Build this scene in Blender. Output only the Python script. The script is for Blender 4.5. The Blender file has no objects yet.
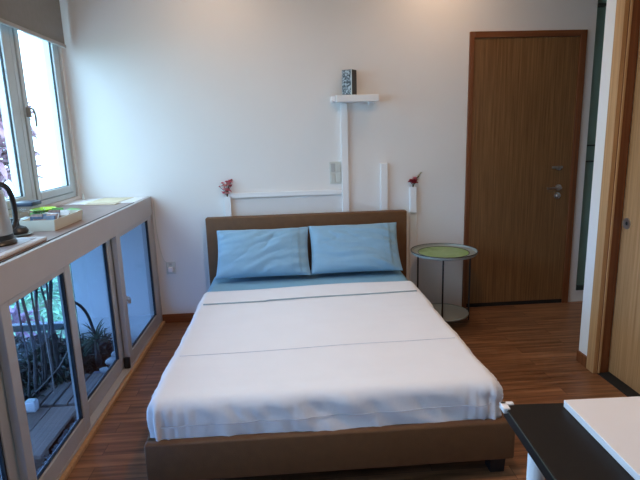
import bpy, bmesh, math, random
from mathutils import Vector, Matrix, noise
S = bpy.context.scene
COL = S.collection
R = math.radians
random.seed(7)

# ---------------------------------------------------------------- materials
def new_mat(name):
    m = bpy.data.materials.new(name); m.use_nodes = True
    nt = m.node_tree
    return m, nt, nt.nodes['Principled BSDF']

def mat(name, col, rough=.6, metal=0., var=.06, nscale=8., bump=0., bscale=60., spec=.5, sheen=0.):
    m, nt, b = new_mat(name)
    N, L = nt.nodes, nt.links
    tc = N.new('ShaderNodeTexCoord')
    nz = N.new('ShaderNodeTexNoise'); nz.inputs['Scale'].default_value = nscale; nz.inputs['Detail'].default_value = 4
    L.new(tc.outputs['Object'], nz.inputs['Vector'])
    rp = N.new('ShaderNodeValToRGB')
    rp.color_ramp.elements[0].position = .3; rp.color_ramp.elements[1].position = .7
    rp.color_ramp.elements[0].color = (*[c*(1-var) for c in col], 1)
    rp.color_ramp.elements[1].color = (*[min(1, c*(1+var)) for c in col], 1)
    L.new(nz.outputs['Fac'], rp.inputs['Fac']); L.new(rp.outputs['Color'], b.inputs['Base Color'])
    b.inputs['Roughness'].default_value = rough; b.inputs['Metallic'].default_value = metal
    b.inputs['Specular IOR Level'].default_value = spec
    if sheen: b.inputs['Sheen Weight'].default_value = sheen
    if bump:
        n2 = N.new('ShaderNodeTexNoise'); n2.inputs['Scale'].default_value = bscale; n2.inputs['Detail'].default_value = 3
        L.new(tc.outputs['Object'], n2.inputs['Vector'])
        bp = N.new('ShaderNodeBump'); bp.inputs['Strength'].default_value = bump; bp.inputs['Distance'].default_value = .01
        L.new(n2.outputs['Fac'], bp.inputs['Height']); L.new(bp.outputs['Normal'], b.inputs['Normal'])
    return m

def wood(name, dark, light, axis='z', freq=70., rough=.45, spec=.4, stretch=.02, fine=1.0):
    """straight-grained veneer, the grain running along axis"""
    m, nt, b = new_mat(name)
    N, L = nt.nodes, nt.links
    tc = N.new('ShaderNodeTexCoord'); mp = N.new('ShaderNodeMapping')
    s = [freq]*3; s['xyz'.index(axis)] = freq*stretch
    mp.inputs['Scale'].default_value = s
    L.new(tc.outputs['Object'], mp.inputs['Vector'])
    nz = N.new('ShaderNodeTexNoise'); nz.inputs['Scale'].default_value = 1; nz.inputs['Detail'].default_value = 5; nz.inputs['Roughness'].default_value = .65
    L.new(mp.outputs['Vector'], nz.inputs['Vector'])
    rp = N.new('ShaderNodeValToRGB')
    rp.color_ramp.elements[0].position = .32; rp.color_ramp.elements[1].position = .68
    rp.color_ramp.elements[0].color = (*dark, 1); rp.color_ramp.elements[1].color = (*light, 1)
    L.new(nz.outputs['Fac'], rp.inputs['Fac']); L.new(rp.outputs['Color'], b.inputs['Base Color'])
    bp = N.new('ShaderNodeBump'); bp.inputs['Strength'].default_value = .08; bp.inputs['Distance'].default_value = .005
    L.new(nz.outputs['Fac'], bp.inputs['Height']); L.new(bp.outputs['Normal'], b.inputs['Normal'])
    b.inputs['Roughness'].default_value = rough; b.inputs['Specular IOR Level'].default_value = spec
    return m

def floor_mat():
    m, nt, b = new_mat('floor_planks')
    N, L = nt.nodes, nt.links
    tc = N.new('ShaderNodeTexCoord')
    br = N.new('ShaderNodeTexBrick')
    br.offset = .37; br.inputs['Scale'].default_value = 1
    br.inputs['Brick Width'].default_value = .92; br.inputs['Row Height'].default_value = .092
    br.inputs['Mortar Size'].default_value = .0012; br.inputs['Mortar Smooth'].default_value = .2
    br.inputs['Color1'].default_value = (.0, .0, .0, 1); br.inputs['Color2'].default_value = (1, 1, 1, 1)
    br.inputs['Mortar'].default_value = (.2, .2, .2, 1)
    L.new(tc.outputs['Object'], br.inputs['Vector'])
    mp = N.new('ShaderNodeMapping'); mp.inputs['Scale'].default_value = (2.2, 38, 1)
    L.new(tc.outputs['Object'], mp.inputs['Vector'])
    ad = N.new('ShaderNodeVectorMath'); ad.operation = 'MULTIPLY_ADD'
    L.new(br.outputs['Color'], ad.inputs[0]); ad.inputs[1].default_value = (9, 9, 9); L.new(mp.outputs['Vector'], ad.inputs[2])
    nz = N.new('ShaderNodeTexNoise'); nz.inputs['Scale'].default_value = 1; nz.inputs['Detail'].default_value = 6; nz.inputs['Roughness'].default_value = .6
    L.new(ad.outputs['Vector'], nz.inputs['Vector'])
    rp = N.new('ShaderNodeValToRGB')
    rp.color_ramp.elements[0].position = .28; rp.color_ramp.elements[1].position = .74
    rp.color_ramp.elements[0].color = (.10, .043, .018, 1); rp.color_ramp.elements[1].color = (.44, .215, .105, 1)
    L.new(nz.outputs['Fac'], rp.inputs['Fac'])
    mx = N.new('ShaderNodeMix'); mx.data_type = 'RGBA'; mx.blend_type = 'MULTIPLY'; mx.inputs['Factor'].default_value = .45
    r2 = N.new('ShaderNodeValToRGB'); r2.color_ramp.elements[0].color = (.55, .5, .48, 1); r2.color_ramp.elements[1].color = (1, 1, 1, 1)
    L.new(br.outputs['Color'], r2.inputs['Fac'])
    L.new(rp.outputs['Color'], mx.inputs['A']); L.new(r2.outputs['Color'], mx.inputs['B'])
    m2 = N.new('ShaderNodeMix'); m2.data_type = 'RGBA'; m2.inputs['B'].default_value = (.04, .015, .006, 1)
    L.new(br.outputs['Fac'], m2.inputs['Factor']); L.new(mx.outputs['Result'], m2.inputs['A'])
    L.new(m2.outputs['Result'], b.inputs['Base Color'])
    b.inputs['Roughness'].default_value = .38; b.inputs['Specular IOR Level'].default_value = .45
    bp = N.new('ShaderNodeBump'); bp.inputs['Strength'].default_value = .12; bp.inputs['Distance'].default_value = .004
    L.new(nz.outputs['Fac'], bp.inputs['Height']); L.new(bp.outputs['Normal'], b.inputs['Normal'])
    return m

def glass(name, tint=(1, 1, 1), gloss=.09, rough=0.0):
    m = bpy.data.materials.new(name); m.use_nodes = True
    nt = m.node_tree; N, L = nt.nodes, nt.links
    N.remove(N['Principled BSDF'])
    o = N['Material Output']
    t = N.new('ShaderNodeBsdfTransparent'); t.inputs['Color'].default_value = (*tint, 1)
    g = N.new('ShaderNodeBsdfGlossy'); g.inputs['Roughness'].default_value = rough
    lw = N.new('ShaderNodeLayerWeight'); lw.inputs['Blend'].default_value = .5
    pw = N.new('ShaderNodeMath'); pw.operation = 'POWER'; pw.inputs[1].default_value = 5; L.new(lw.outputs['Facing'], pw.inputs[0])
    ma = N.new('ShaderNodeMath'); ma.operation = 'MULTIPLY_ADD'; ma.inputs[1].default_value = .6; ma.inputs[2].default_value = gloss*.3; L.new(pw.outputs[0], ma.inputs[0])
    mx = N.new('ShaderNodeMixShader')
    L.new(ma.outputs[0], mx.inputs['Fac']); L.new(t.outputs[0], mx.inputs[1]); L.new(g.outputs[0], mx.inputs[2])
    L.new(mx.outputs[0], o.inputs['Surface'])
    return m

M = dict(
    wall=mat('wall_paint', (.80, .79, .78), .85, var=.012, nscale=2, bump=.03, bscale=90),
    ceiling=mat('ceiling_paint', (.60, .48, .38), .9, var=.01),
    floor=floor_mat(),
    trunk=mat('white_pvc', (.84, .86, .88), .4, var=.01),
    door=wood('shaded_oak_door', (.135, .062, .022), (.29, .15, .06), 'z', 85, .42),  # oak of both doors, with the back door's shade put into the colour
    jamb=wood('reddish_door_frame', (.13, .042, .015), (.24, .085, .032), 'z', 60, .4),
    jambh=wood('reddish_door_head', (.13, .042, .015), (.24, .085, .032), 'x', 60, .4),
    side_door=wood('lit_oak_door', (.33, .165, .065), (.52, .30, .14), 'z', 75, .45),  # same oak as the back door, its stronger light put into the colour
    casing=wood('pale_wood_casing', (.40, .21, .085), (.56, .33, .155), 'z', 60, .4),
    skirting=wood('wood_skirting', (.17, .055, .022), (.28, .10, .04), 'x', 50, .4),
    alu=mat('powder_coated_aluminium', (.42, .41, .41), .45, var=.02),
    alu_w=mat('window_aluminium', (.50, .55, .56), .4, metal=.2, var=.02),
    gasket=mat('black_rubber_gasket', (.012, .012, .014), .6),
    glass=glass('clear_glass'),
    tinted=glass('blue_tinted_glass', (.60, .70, .90), gloss=.06),
    blind=mat('grey_blind_fabric', (.225, .22, .21), .9, var=.04, nscale=30, bump=.1, bscale=200),
    bar=mat('blind_bar_metal', (.33, .33, .32), .5),
    counter=mat('mauve_brown_laminate', (.25, .175, .155), .35, var=.12, nscale=14),
    fascia=mat('counter_fascia_paint', (.45, .42, .41), .5, var=.02),
    ledge=mat('white_ledge', (.78, .78, .78), .5),
    leather=mat('brown_upholstery', (.135, .060, .020), .62, var=.10, nscale=25, bump=.25, bscale=260),
    bedleg=mat('black_bed_leg', (.012, .010, .010), .5),
    blue=mat('light_blue_cotton', (.24, .42, .565), .85, var=.04, nscale=12, bump=.1, bscale=35, sheen=.2),
    blue2=mat('light_blue_fitted_sheet', (.22, .43, .58), .85, var=.04, nscale=12),
    white=mat('white_cotton', (.86, .85, .87), .85, var=.012, nscale=6, bump=.10, bscale=26, sheen=.1),
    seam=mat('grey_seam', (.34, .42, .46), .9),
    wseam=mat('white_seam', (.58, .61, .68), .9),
    steel=mat('brushed_steel', (.60, .58, .56), .38, metal=1, var=.05, nscale=20),
    chrome=mat('chrome', (.85, .85, .86), .32, metal=1),
    black=mat('black_plastic', (.015, .015, .017), .35),
    desk=mat('black_brown_desktop', (.006, .005, .005), .5, var=.1, nscale=30, spec=.25),
    deskedge=mat('dark_desk_edge', (.02, .018, .03), .4),
    board=mat('white_board', (.86, .84, .86), .35, var=.01),
    boardedge=mat('white_board_edge', (.70, .78, .90), .4),
    plate=mat('white_switch_plastic', (.62, .65, .62), .35, var=.01),
    screen=mat('grey_rocker', (.48, .50, .50), .35),
    tmetal=mat('dark_grey_table_metal', (.035, .035, .038), .45, metal=.5),
    tgrey=mat('grey_tray_enamel', (.30, .33, .31), .4, var=.04),
    gardenwood=wood('weathered_deck', (.17, .14, .13), (.34, .29, .26), 'y', 60, .8),
    gardenwood2=wood('smooth_brown_deck', (.22, .14, .11), (.36, .25, .20), 'y', 40, .6),
    soil=mat('dark_soil', (.035, .026, .020), .95, var=.5, nscale=30, bump=1, bscale=40),
    gravel=mat('pale_gravel', (.30, .30, .32), .9, var=.45, nscale=70, bump=1, bscale=80),
    stone=mat('white_pebble', (.62, .64, .66), .8, var=.12, nscale=18, bump=.4, bscale=25),
    stone2=mat('blue_grey_rock', (.26, .28, .36), .85, var=.25, nscale=18, bump=.5, bscale=25),
    bark=mat('grey_bark', (.075, .062, .058), .9, var=.3, nscale=25, bump=.6, bscale=40),
    root=mat('pale_root', (.34, .28, .25), .9, var=.2, nscale=30),
    leafdark=mat('dark_green_leaf', (.028, .045, .022), .6, var=.4, nscale=9),
    leafbrown=mat('dry_brown_leaf', (.05, .034, .024), .85, var=.4, nscale=9),
    leafgrey=mat('grey_green_leaf', (.10, .14, .085), .6, var=.3, nscale=9),
    purple=mat('purple_leaf', (.27, .14, .19), .45, var=.35, nscale=5),
    tree=mat('tree_green', (.30, .52, .28), .7, var=.35, nscale=2),
    trunkbark=mat('tree_bark', (.12, .09, .06), .9),
    ground=mat('garden_ground', (.13, .17, .10), .9, var=.2, nscale=.4),
    concrete=mat('outer_wall_render', (.72, .72, .72), .9, var=.02),
    card=mat('cream_card_box', (.68, .68, .60), .6, var=.03),
    cardside=mat('beige_card', (.55, .50, .42), .7, var=.03),
    lime=mat('lime_green_plastic', (.38, .62, .03), .45, var=.05),
    green=mat('green_packet', (.14, .42, .08), .4, var=.3, nscale=60),
    brownp=mat('brown_sachet', (.22, .11, .08), .4, var=.5, nscale=60),
    navyp=mat('dark_blue_sachet', (.04, .06, .12), .4, var=.5, nscale=60),
    whitep=mat('white_sachet', (.66, .66, .66), .4, var=.2, nscale=60),
    lid=mat('dark_blue_lid', (.025, .05, .10), .35),
    jar=glass('jar_glass', (.86, .90, .92)),
    cream=mat('cream_mat', (.66, .58, .40), .8, var=.06, nscale=20, bump=.2, bscale=150),
    tan=mat('tan_mat', (.52, .42, .30), .8, var=.06, nscale=20, bump=.2, bscale=150),
    whitemat=mat('pale_grey_tray', (.60, .59, .60), .4, var=.02),
    traytop=mat('grey_tray_inset', (.36, .33, .36), .35, var=.04),
    pink=mat('pink_petal', (.80, .24, .30), .7, var=.25, nscale=60),
    pinkl=mat('pale_pink_petal', (.85, .42, .42), .7, var=.2, nscale=60),
    red=mat('dark_red_petal', (.50, .04, .06), .7, var=.3, nscale=60),
    fstem=mat('dry_stem', (.12, .10, .05), .8),
    fwhite=mat('cream_petal', (.74, .72, .58), .7),
    gap=mat('dark_gap', (.01, .01, .01), .8),
    greenglass=mat('green_frosted_glass', (.16, .27, .235), .3, var=.05, nscale=3),
    stripmetal=mat('dark_strip_metal', (.03, .05, .045), .4),
)

def tabletop_mat():
    m, nt, b = new_mat('green_leaf_tabletop'); N, L = nt.nodes, nt.links
    tc = N.new('ShaderNodeTexCoord'); mp = N.new('ShaderNodeMapping'); mp.inputs['Location'].default_value = (0, 0, 0)
    nz = N.new('ShaderNodeTexNoise'); nz.inputs['Scale'].default_value = 6; nz.inputs['Detail'].default_value = 3; nz.inputs['Distortion'].default_value = 1.2
    L.new(tc.outputs['Object'], nz.inputs['Vector'])
    rp = N.new('ShaderNodeValToRGB')
    rp.color_ramp.elements[0].position = .35; rp.color_ramp.elements[0].color = (.17, .30, .07, 1)
    rp.color_ramp.elements[1].position = .65; rp.color_ramp.elements[1].color = (.30, .44, .16, 1)
    L.new(nz.outputs['Fac'], rp.inputs['Fac']); L.new(rp.outputs['Color'], b.inputs['Base Color'])
    b.inputs['Roughness'].default_value = .35
    return m
M['tabletop'] = tabletop_mat()

def art_mat():
    m, nt, b = new_mat('scroll_pattern'); N, L = nt.nodes, nt.links
    tc = N.new('ShaderNodeTexCoord')
    nz = N.new('ShaderNodeTexNoise'); nz.inputs['Scale'].default_value = 38; nz.inputs['Detail'].default_value = 2; nz.inputs['Distortion'].default_value = 2.5
    L.new(tc.outputs['Object'], nz.inputs['Vector'])
    rp = N.new('ShaderNodeValToRGB')
    rp.color_ramp.elements[0].position = .45; rp.color_ramp.elements[0].color = (.02, .025, .03, 1)
    rp.color_ramp.elements[1].position = .60; rp.color_ramp.elements[1].color = (.42, .45, .47, 1)
    L.new(nz.outputs['Fac'], rp.inputs['Fac']); L.new(rp.outputs['Color'], b.inputs['Base Color'])
    b.inputs['Roughness'].default_value = .3
    return m
M['art'] = art_mat()

# ---------------------------------------------------------------- builders
def link(o): COL.objects.link(o); return o
def tag(o, label=None, cat=None, group=None, kind=None):
    if label: o['label'] = label
    if cat: o['category'] = cat
    if group: o['group'] = group
    if kind: o['kind'] = kind
    return o
def thing(name, label, cat, loc=(0, 0, 0), group=None):
    o = link(bpy.data.objects.new(name, None)); o.location = loc; o.empty_display_size = .05
    return tag(o, label, cat, group)
def root_loc(p):
    v = Vector((0, 0, 0))
    while p: v += p.location; p = p.parent
    return v
def obj(name, bm, m, parent=None, smooth=False, origin=None):
    """world-space bmesh -> ONE mesh object under parent"""
    org = root_loc(parent) if parent else Vector(origin or (0, 0, 0))
    if org.length: bmesh.ops.translate(bm, verts=bm.verts, vec=-org)
    bmesh.ops.recalc_face_normals(bm, faces=bm.faces)
    me = bpy.data.meshes.new(name); bm.to_mesh(me); bm.free()
    if smooth:
        for p in me.polygons: p.use_smooth = True
        if smooth == 'auto':
            me.set_sharp_from_angle(angle=R(38))
    me.materials.append(m)
    o = link(bpy.data.objects.new(name, me))
    if parent: o.parent = parent
    else: o.location = org
    return o
def struct(name, bm, m, parent=None, smooth=False):
    o = obj(name, bm, m, parent, smooth)
    if not parent: o['kind'] = 'structure'
    return o
def BM(): return bmesh.new()
def box(bm, x0, x1, y0, y1, z0, z1, bev=0., seg=2, rot=None, piv=None):
    r = bmesh.ops.create_cube(bm, size=1)
    vs = r['verts']
    for v in vs: v.co = Vector(((x0+x1)/2+v.co.x*(x1-x0), (y0+y1)/2+v.co.y*(y1-y0), (z0+z1)/2+v.co.z*(z1-z0)))
    if bev:
        es = list({e for v in vs for e in v.link_edges})
        rr = bmesh.ops.bevel(bm, geom=es+list(vs), offset=bev, segments=seg, affect='EDGES', profile=.5)
        vs = list({v for f in rr['faces'] for v in f.verts} | {v for v in vs if v.is_valid})
    if rot is not None:
        bmesh.ops.rotate(bm, verts=vs, cent=piv or ((x0+x1)/2, (y0+y1)/2, (z0+z1)/2), matrix=rot)
    return bm
def B(*a, **k): return box(BM(), *a, **k)
def lathe(bm, prof, c=(0, 0, 0), n=32, axis='z', cap=True):
    rings = []
    for r, h in prof:
        ring = []
        for i in range(n):
            a = 2*math.pi*i/n; p = (r*math.cos(a), r*math.sin(a), h)
            if axis == 'y': p = (p[0], -p[2], p[1])
            if axis == 'x': p = (-p[2], p[0], p[1])
            ring.append(bm.verts.new((c[0]+p[0], c[1]+p[1], c[2]+p[2])))
        rings.append(ring)
    for a, b in zip(rings, rings[1:]):
        for i in range(n): bm.faces.new((a[i], a[(i+1) % n], b[(i+1) % n], b[i]))
    if cap:
        for rg in (rings[0], rings[-1]):
            bm.faces.new(rg)
    return bm
def tube(bm, pts, rad, n=8, cap=True):
    pts = [Vector(p) for p in pts]; rings = []
    rad = rad if isinstance(rad, (list, tuple)) else [rad]*len(pts)
    up = Vector((.13, .31, .94)).normalized()
    for i, p in enumerate(pts):
        d = (pts[min(i+1, len(pts)-1)]-pts[max(i-1, 0)]).normalized()
        s = d.cross(up)
        if s.length < .1: s = d.cross(Vector((1, 0, 0)))
        s.normalize(); t = d.cross(s)
        rings.append([bm.verts.new(p+(s*math.cos(2*math.pi*k/n)+t*math.sin(2*math.pi*k/n))*rad[i]) for k in range(n)])
    for a, b in zip(rings, rings[1:]):
        for i in range(n): bm.faces.new((a[i], a[(i+1) % n], b[(i+1) % n], b[i]))
    if cap: bm.faces.new(rings[0]); bm.faces.new(rings[-1])
    return bm
def spline(pts, k=6):
    P = [Vector(p) for p in pts]; out = []
    for i in range(len(P)-1):
        p0 = P[max(i-1, 0)]; p1 = P[i]; p2 = P[i+1]; p3 = P[min(i+2, len(P)-1)]
        for j in range(k):
            t = j/k
            out.append(.5*((2*p1)+(p2-p0)*t+(2*p0-5*p1+4*p2-p3)*t*t+(-p0+3*p1-3*p2+p3)*t**3))
    out.append(P[-1]); return out
def leaf(bm, base, d, length, width, droop=.3, n=5, fold=.25, up=Vector((0, 0, 1))):
    """a folded, drooping blade"""
    d = Vector(d).normalized(); s = d.cross(up)
    if s.length < .05: s = Vector((1, 0, 0))
    s.normalize(); p = Vector(base); rows = []
    for i in range(n+1):
        t = i/n; w = width*math.sin(math.pi*min(1, .12+.88*t))**.8*(.5 if i == 0 else 1)
        if i == n: w = width*.03
        nrm = s.cross(d).normalized()
        rows.append((bm.verts.new(p-s*w*.5+nrm*w*fold), bm.verts.new(p), bm.verts.new(p+s*w*.5+nrm*w*fold)))
        dd = (d+Vector((0, 0, -droop*(1.6/n)*(1+t)))).normalized(); p = p+dd*(length/n); d = dd
    for a, b in zip(rows, rows[1:]):
        bm.faces.new((a[0], a[1], b[1], b[0])); bm.faces.new((a[1], a[2], b[2], b[1]))
    return bm
def rock(c, r, seed, sq=(1, 1, .7)):
    bm = BM(); bmesh.ops.create_icosphere(bm, subdivisions=2, radius=1)
    for v in bm.verts:
        k = 1+.35*noise.noise(v.co*1.3+Vector((seed*3.1, seed, 0)))
        v.co = Vector((c[0]+v.co.x*k*r*sq[0], c[1]+v.co.y*k*r*sq[1], c[2]+v.co.z*k*r*sq[2]))
    return bm
def copy_tree(o, parent=None):
    c = o.copy(); link(c); c.parent = parent
    for ch in [x for x in bpy.data.objects if x.parent == o]: copy_tree(ch, c)
    return c

# ---------------------------------------------------------------- key measures (metres; back wall y = 0, floor z = 0)
XC = -1.038       # face of the counter / glazed partition
XW = -1.56        # inner face of outer wall
XO = -1.80        # outer face of outer wall
XR = 1.790        # face of the right-hand wall
XE = 3.3
YB = -6.0
ZC = 1.021        # counter top
ZT = 2.75

# ---------------------------------------------------------------- setting
struct('floor', B(XC-.05, XE, YB, 0, -.12, 0), M['floor'])
struct('ceiling', B(XO, XE, YB, .15, ZT, ZT+.15), M['ceiling'])
bm = BM()
box(bm, -1.70, 2.385, 0, .15, -.45, .90); box(bm, XO, 2.385, 0, .15, .90, ZT); box(bm, 2.385, 2.62, 0, .15, 2.62, ZT); box(bm, 2.385, 2.62, 0, .15, -.12, .10); box(bm, 2.62, XE, 0, .15, -.12, ZT)
struct('wall_back', bm, M['wall'])
struct('wall_rear', B(XO, XE, YB-.15, YB, -.45, ZT), M['wall'])
struct('wall_corridor', B(XE, XE+.15, YB-.15, .15, -.12, ZT), M['wall'])
# right wall with a doorway
DY0, DY1 = -1.225, -2.12
bm = BM()
box(bm, XR, XR+.20, DY0, -1.07, 0, ZT); box(bm, XR, XR+.20, YB, DY1, 0, ZT); box(bm, XR, XR+.20, DY1, DY0, 2.20, ZT)
struct('wall_right', bm, M['wall'])
# outer (left) wall: sill band, head band and piers
bm = BM()
box(bm, XO, XW, YB, 0, .90, 1.045)
box(bm, XO, XW, YB, 0, 2.52, ZT)
box(bm, XO, XW, -.035, 0, 1.045, 2.52)
box(bm, XO, XW, YB, -4.0, 1.045, 2.52); box(bm, XO, XO+.12, YB, -4.0, -.45, .90)
struct('wall_left', bm, M['concrete'])
# floor of the planting bay and the step up to the room
struct('ground', B(-60, -2.62, -50, 60, -6.2, -6), M['ground'])
struct('trim_1', B(-2.62, XC-.05, YB, .15, -.55, -.45), M['concrete'])
struct('trim_2', B(XC-.12, XC-.05, YB, 0, -.45, .0), M['concrete'])
# green frosted glass strip beside the door
w = link(bpy.data.objects.new('window_3', None)); w.location = (2.5, .05, .1); w['kind'] = 'structure'
obj('frosted_pane', B(2.385, 2.62, .03, .05, .10, 2.62), M['greenglass'], w)
obj('transom', B(2.385, 2.62, .0, .03, 1.290, 1.302), M['stripmetal'], w)
obj('transom', B(2.385, 2.62, .0, .03, 1.165, 1.177), M['stripmetal'], w)
obj('clamp', B(2.385, 2.45, -.02, .03, 2.325, 2.345), M['stripmetal'], w)
obj('sill_rail', B(2.385, 2.62, -.005, .03, .10, .135), M['stripmetal'], w)
# baseboards
struct('baseboard_back', B(XC, 1.0, -.014, 0, 0, .07, bev=.003), M['skirting'])
struct('baseboard_right', B(XR-.014, XR, -1.176, -1.07, 0, .07, bev=.003), M['jamb'])

# ---------------------------------------------------------------- back door
d = link(bpy.data.objects.new('door_1', None)); d.location = (1.86, 0, 0); d['kind'] = 'structure'
X0, X1 = 1.408, 2.312
bm = BM(); box(bm, X0, X0+.034, -.022, .0, 0, 2.16, bev=.003); box(bm, X1-.05, X1, -.022, .0, 0, 2.16, bev=.003)
obj('door_jamb', bm, M['jamb'], d)
obj('door_head', B(X0+.034, X1-.05, -.022, 0, 2.115, 2.16, bev=.003), M['jambh'], d)
leafo = obj('door_leaf', B(X0+.036, X1-.052, -.012, -.001, .034, 2.113), M['door'], d)
bm = BM(); box(bm, X0+.034, X1-.05, -.010, -.0005, 0, .034)
obj('threshold_gap', bm, M['gap'], d)
# lever, escutcheon, deadbolt turn
bm = BM(); lathe(bm, [(.001, 0), (.024, .001), (.024, .007), (.011, .010), (.010, .045), (.001, .046)], (2.165, -.012, .975), 24, 'y')
tube(bm, spline([(2.165, -.055, .975), (2.13, -.057, .975), (2.055, -.055, .972)], 5), .0085, 10)
obj('door_handle', bm, M['chrome'], d, smooth='auto')
bm = BM(); lathe(bm, [(.001, 0), (.026, .001), (.026, .008), (.012, .012), (.012, .022), (.001, .022)], (2.160, -.012, .908), 24, 'y')
obj('lock_cylinder', bm, M['chrome'], d, smooth='auto')
bm = BM(); box(bm, 2.10, 2.185, -.034, -.012, 1.126, 1.144, bev=.005); lathe(bm, [(.001, .0), (.014, .001), (.014, .03), (.001, .031)], (2.15, -.012, 1.128), 20, 'y')
obj('door_bolt', bm, M['steel'], d, smooth='auto')

# ---------------------------------------------------------------- sliding door in the right wall
d = link(bpy.data.objects.new('door_2', None)); d.location = (XR, -1.6, 0); d['kind'] = 'structure'
bm = BM(); box(bm, XR-.014, XR+.012, -1.252, -1.178, 0, 2.26, bev=.003); box(bm, XR-.014, XR+.012, DY1-.04, DY1+.03, 0, 2.26, bev=.003)
obj('door_casing', bm, M['casing'], d)
obj('door_casing_head', B(XR-.014, XR+.012, DY1+.03, -1.252, 2.19, 2.26, bev=.003), M['casing'], d)
obj('door_jamb', B(XR+.012, XR+.075, -1.256, DY0, 0, 2.20), M['jamb'], d)
obj('jamb_bead', B(XR+.012, XR+.022, -1.264, -1.256, 0, 2.19), M['casing'], d)
obj('floor_track', B(XR+.012, XR+.11, DY1, -1.256, .0, .006), M['gap'], d)
leafo = obj('door_leaf', B(XR+.078, XR+.115, DY1, -1.257, .012, 2.19), M['side_door'], d)
bm = BM(); lathe(bm, [(.012, -.004), (.012, .004), (.030, .006), (.032, .001), (.030, -.006)], (XR+.078, -1.298, .915), 28, 'x')
obj('flush_pull', bm, M['steel'], d, smooth='auto')
bm = BM(); lathe(bm, [(.011, -.002), (.011, .002)], (XR+.077, -1.298, .915), 20, 'x')
obj('keyhole', bm, M['gap'], d)
struct('wall_behind_door', B(XR+.20, XR+.26, YB, -1.10, 0, ZT), M['wall'])

# ---------------------------------------------------------------- upper windows on the left
def sash_window(n, y0, y1, handle_y=None):
    w = link(bpy.data.objects.new('window_%d' % n, None)); w.location = (XW, (y0+y1)/2, 1.045); w['kind'] = 'structure'
    z0, z1 = 1.046, 2.519; xa, xb = XW-.085, XW-.012
    bm = BM()
    box(bm, xa, xb, y1-.045, y1, z0, z1, bev=.004); box(bm, xa, xb, y0, y0+.045, z0, z1, bev=.004)
    box(bm, xa, xb, y0+.045, y1-.045, z0, z0+.035, bev=.004); box(bm, xa, xb, y0+.045, y1-.045, z1-.04, z1, bev=.004)
    fr = obj('window_frame', bm, M['alu_w'], w)
    a, b = y0+.05, y1-.05; xs, xe = xa+.012, xb+.006
    bm = BM()
    box(bm, xs, xe, b-.05, b, z0+.04, z1-.045, bev=.005); box(bm, xs, xe, a, a+.05, z0+.04, z1-.045, bev=.005)
    box(bm, xs, xe, a+.05, b-.05, z0+.04, z0+.088, bev=.005); box(bm, xs, xe, a+.05, b-.05, z1-.095, z1-.045, bev=.005)
    sa = obj('sash', bm, M['alu_w'], w)
    bm = BM(); t = .006
    for q in ((b-.05-t, b-.05), (a+.05, a+.05+t)): box(bm, xe-.024, xe-.014, q[0], q[1], z0+.088, z1-.095)
    box(bm, xe-.024, xe-.014, a+.05, b-.05, z0+.088, z0+.088+t*.6)
    obj('gasket', bm, M['gasket'], sa)
    obj('pane', B(xe-.022, xe-.016, a+.05, b-.05, z0+.088, z1-.095), M['glass'], sa)
    if handle_y is not None:
        bm = BM(); box(bm, xe-.002, xe+.02, a+.006, a+.034, 1.60, 1.66, bev=.005)
        tube(bm, spline([(xe+.018, a+.02, 1.655), (xe+.03, a+.032, 1.648), (xe+.034, a+.045, 1.61), (xe+.03, a+.05, 1.545)], 5), .006, 8)
        obj('sash_handle', bm, M['bar'], sa, smooth='auto')
    return w
sash_window(1, -.70, -.04, 1)
sash_window(2, -1.36, -.70)
for k, (a, b) in enumerate([(-2.02, -1.36), (-2.68, -2.02), (-3.34, -2.68), (-4.0, -3.34)]): sash_window(4+k, a, b)

# lower outer windows of the planting bay
w = link(bpy.data.objects.new('window_10', None)); w.location = (-2.15, .06, -.25); w['kind'] = 'structure'
bm = BM()
for x, q in ((-2.62, .06), (-1.72, .02)): box(bm, x, x+q, .03, .09, -.30, .899, bev=.004)
for z, h in ((-.03, .055), (-.30, .05), (.85, .048)): box(bm, -2.56, -1.72, .03, .09, z, z+h, bev=.004)
obj('window_frame', bm, M['stripmetal'], w)
bm = BM(); box(bm, -2.56, -1.72, .056, .062, .026, .85); box(bm, -2.56, -1.72, .056, .062, -.25, -.03)
obj('pane', bm, M['glass'], w)
struct('wall_parapet', B(-2.62, -2.52, YB, .15, -.45, -.02), M['concrete'])
struct('trim_added_roof', B(-2.70, XO-.001, YB, .15, .90, 1.0), M['concrete'])  # roof slab added to block overhead sky light and darken the planting bay
struct('trim_7', B(-2.62, -1.70, .0, .15, -.45, -.30), M['concrete'])

# ---------------------------------------------------------------- counter over the planting bay
t = thing('window_counter', 'long mauve-brown counter with pale fascia under the left windows', 'counter', (XC-.25, -2.5, .885))
bm = BM(); box(bm, XW, XC-.03, YB+.02, -.361, .985, ZC-.0005, bev=.001)
obj('worktop', bm, M['counter'], t)
obj('end_ledge', B(XW, XC-.03, -.36, -.003, .985, ZC+.0005, bev=.001), M['ledge'], t)
obj('edge_gap', B(XC-.0302, XC-.0225, YB+.02, -.36, .985, ZC+.0006), M['gap'], t)
obj('fascia', B(XC-.024, XC, YB+.02, -.003, .885, ZC-.0015, bev=.001), M['fascia'], t)
obj('underside', B(XW, XC-.024, YB+.02, -.003, .90, .984), M['fascia'], t)

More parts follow.
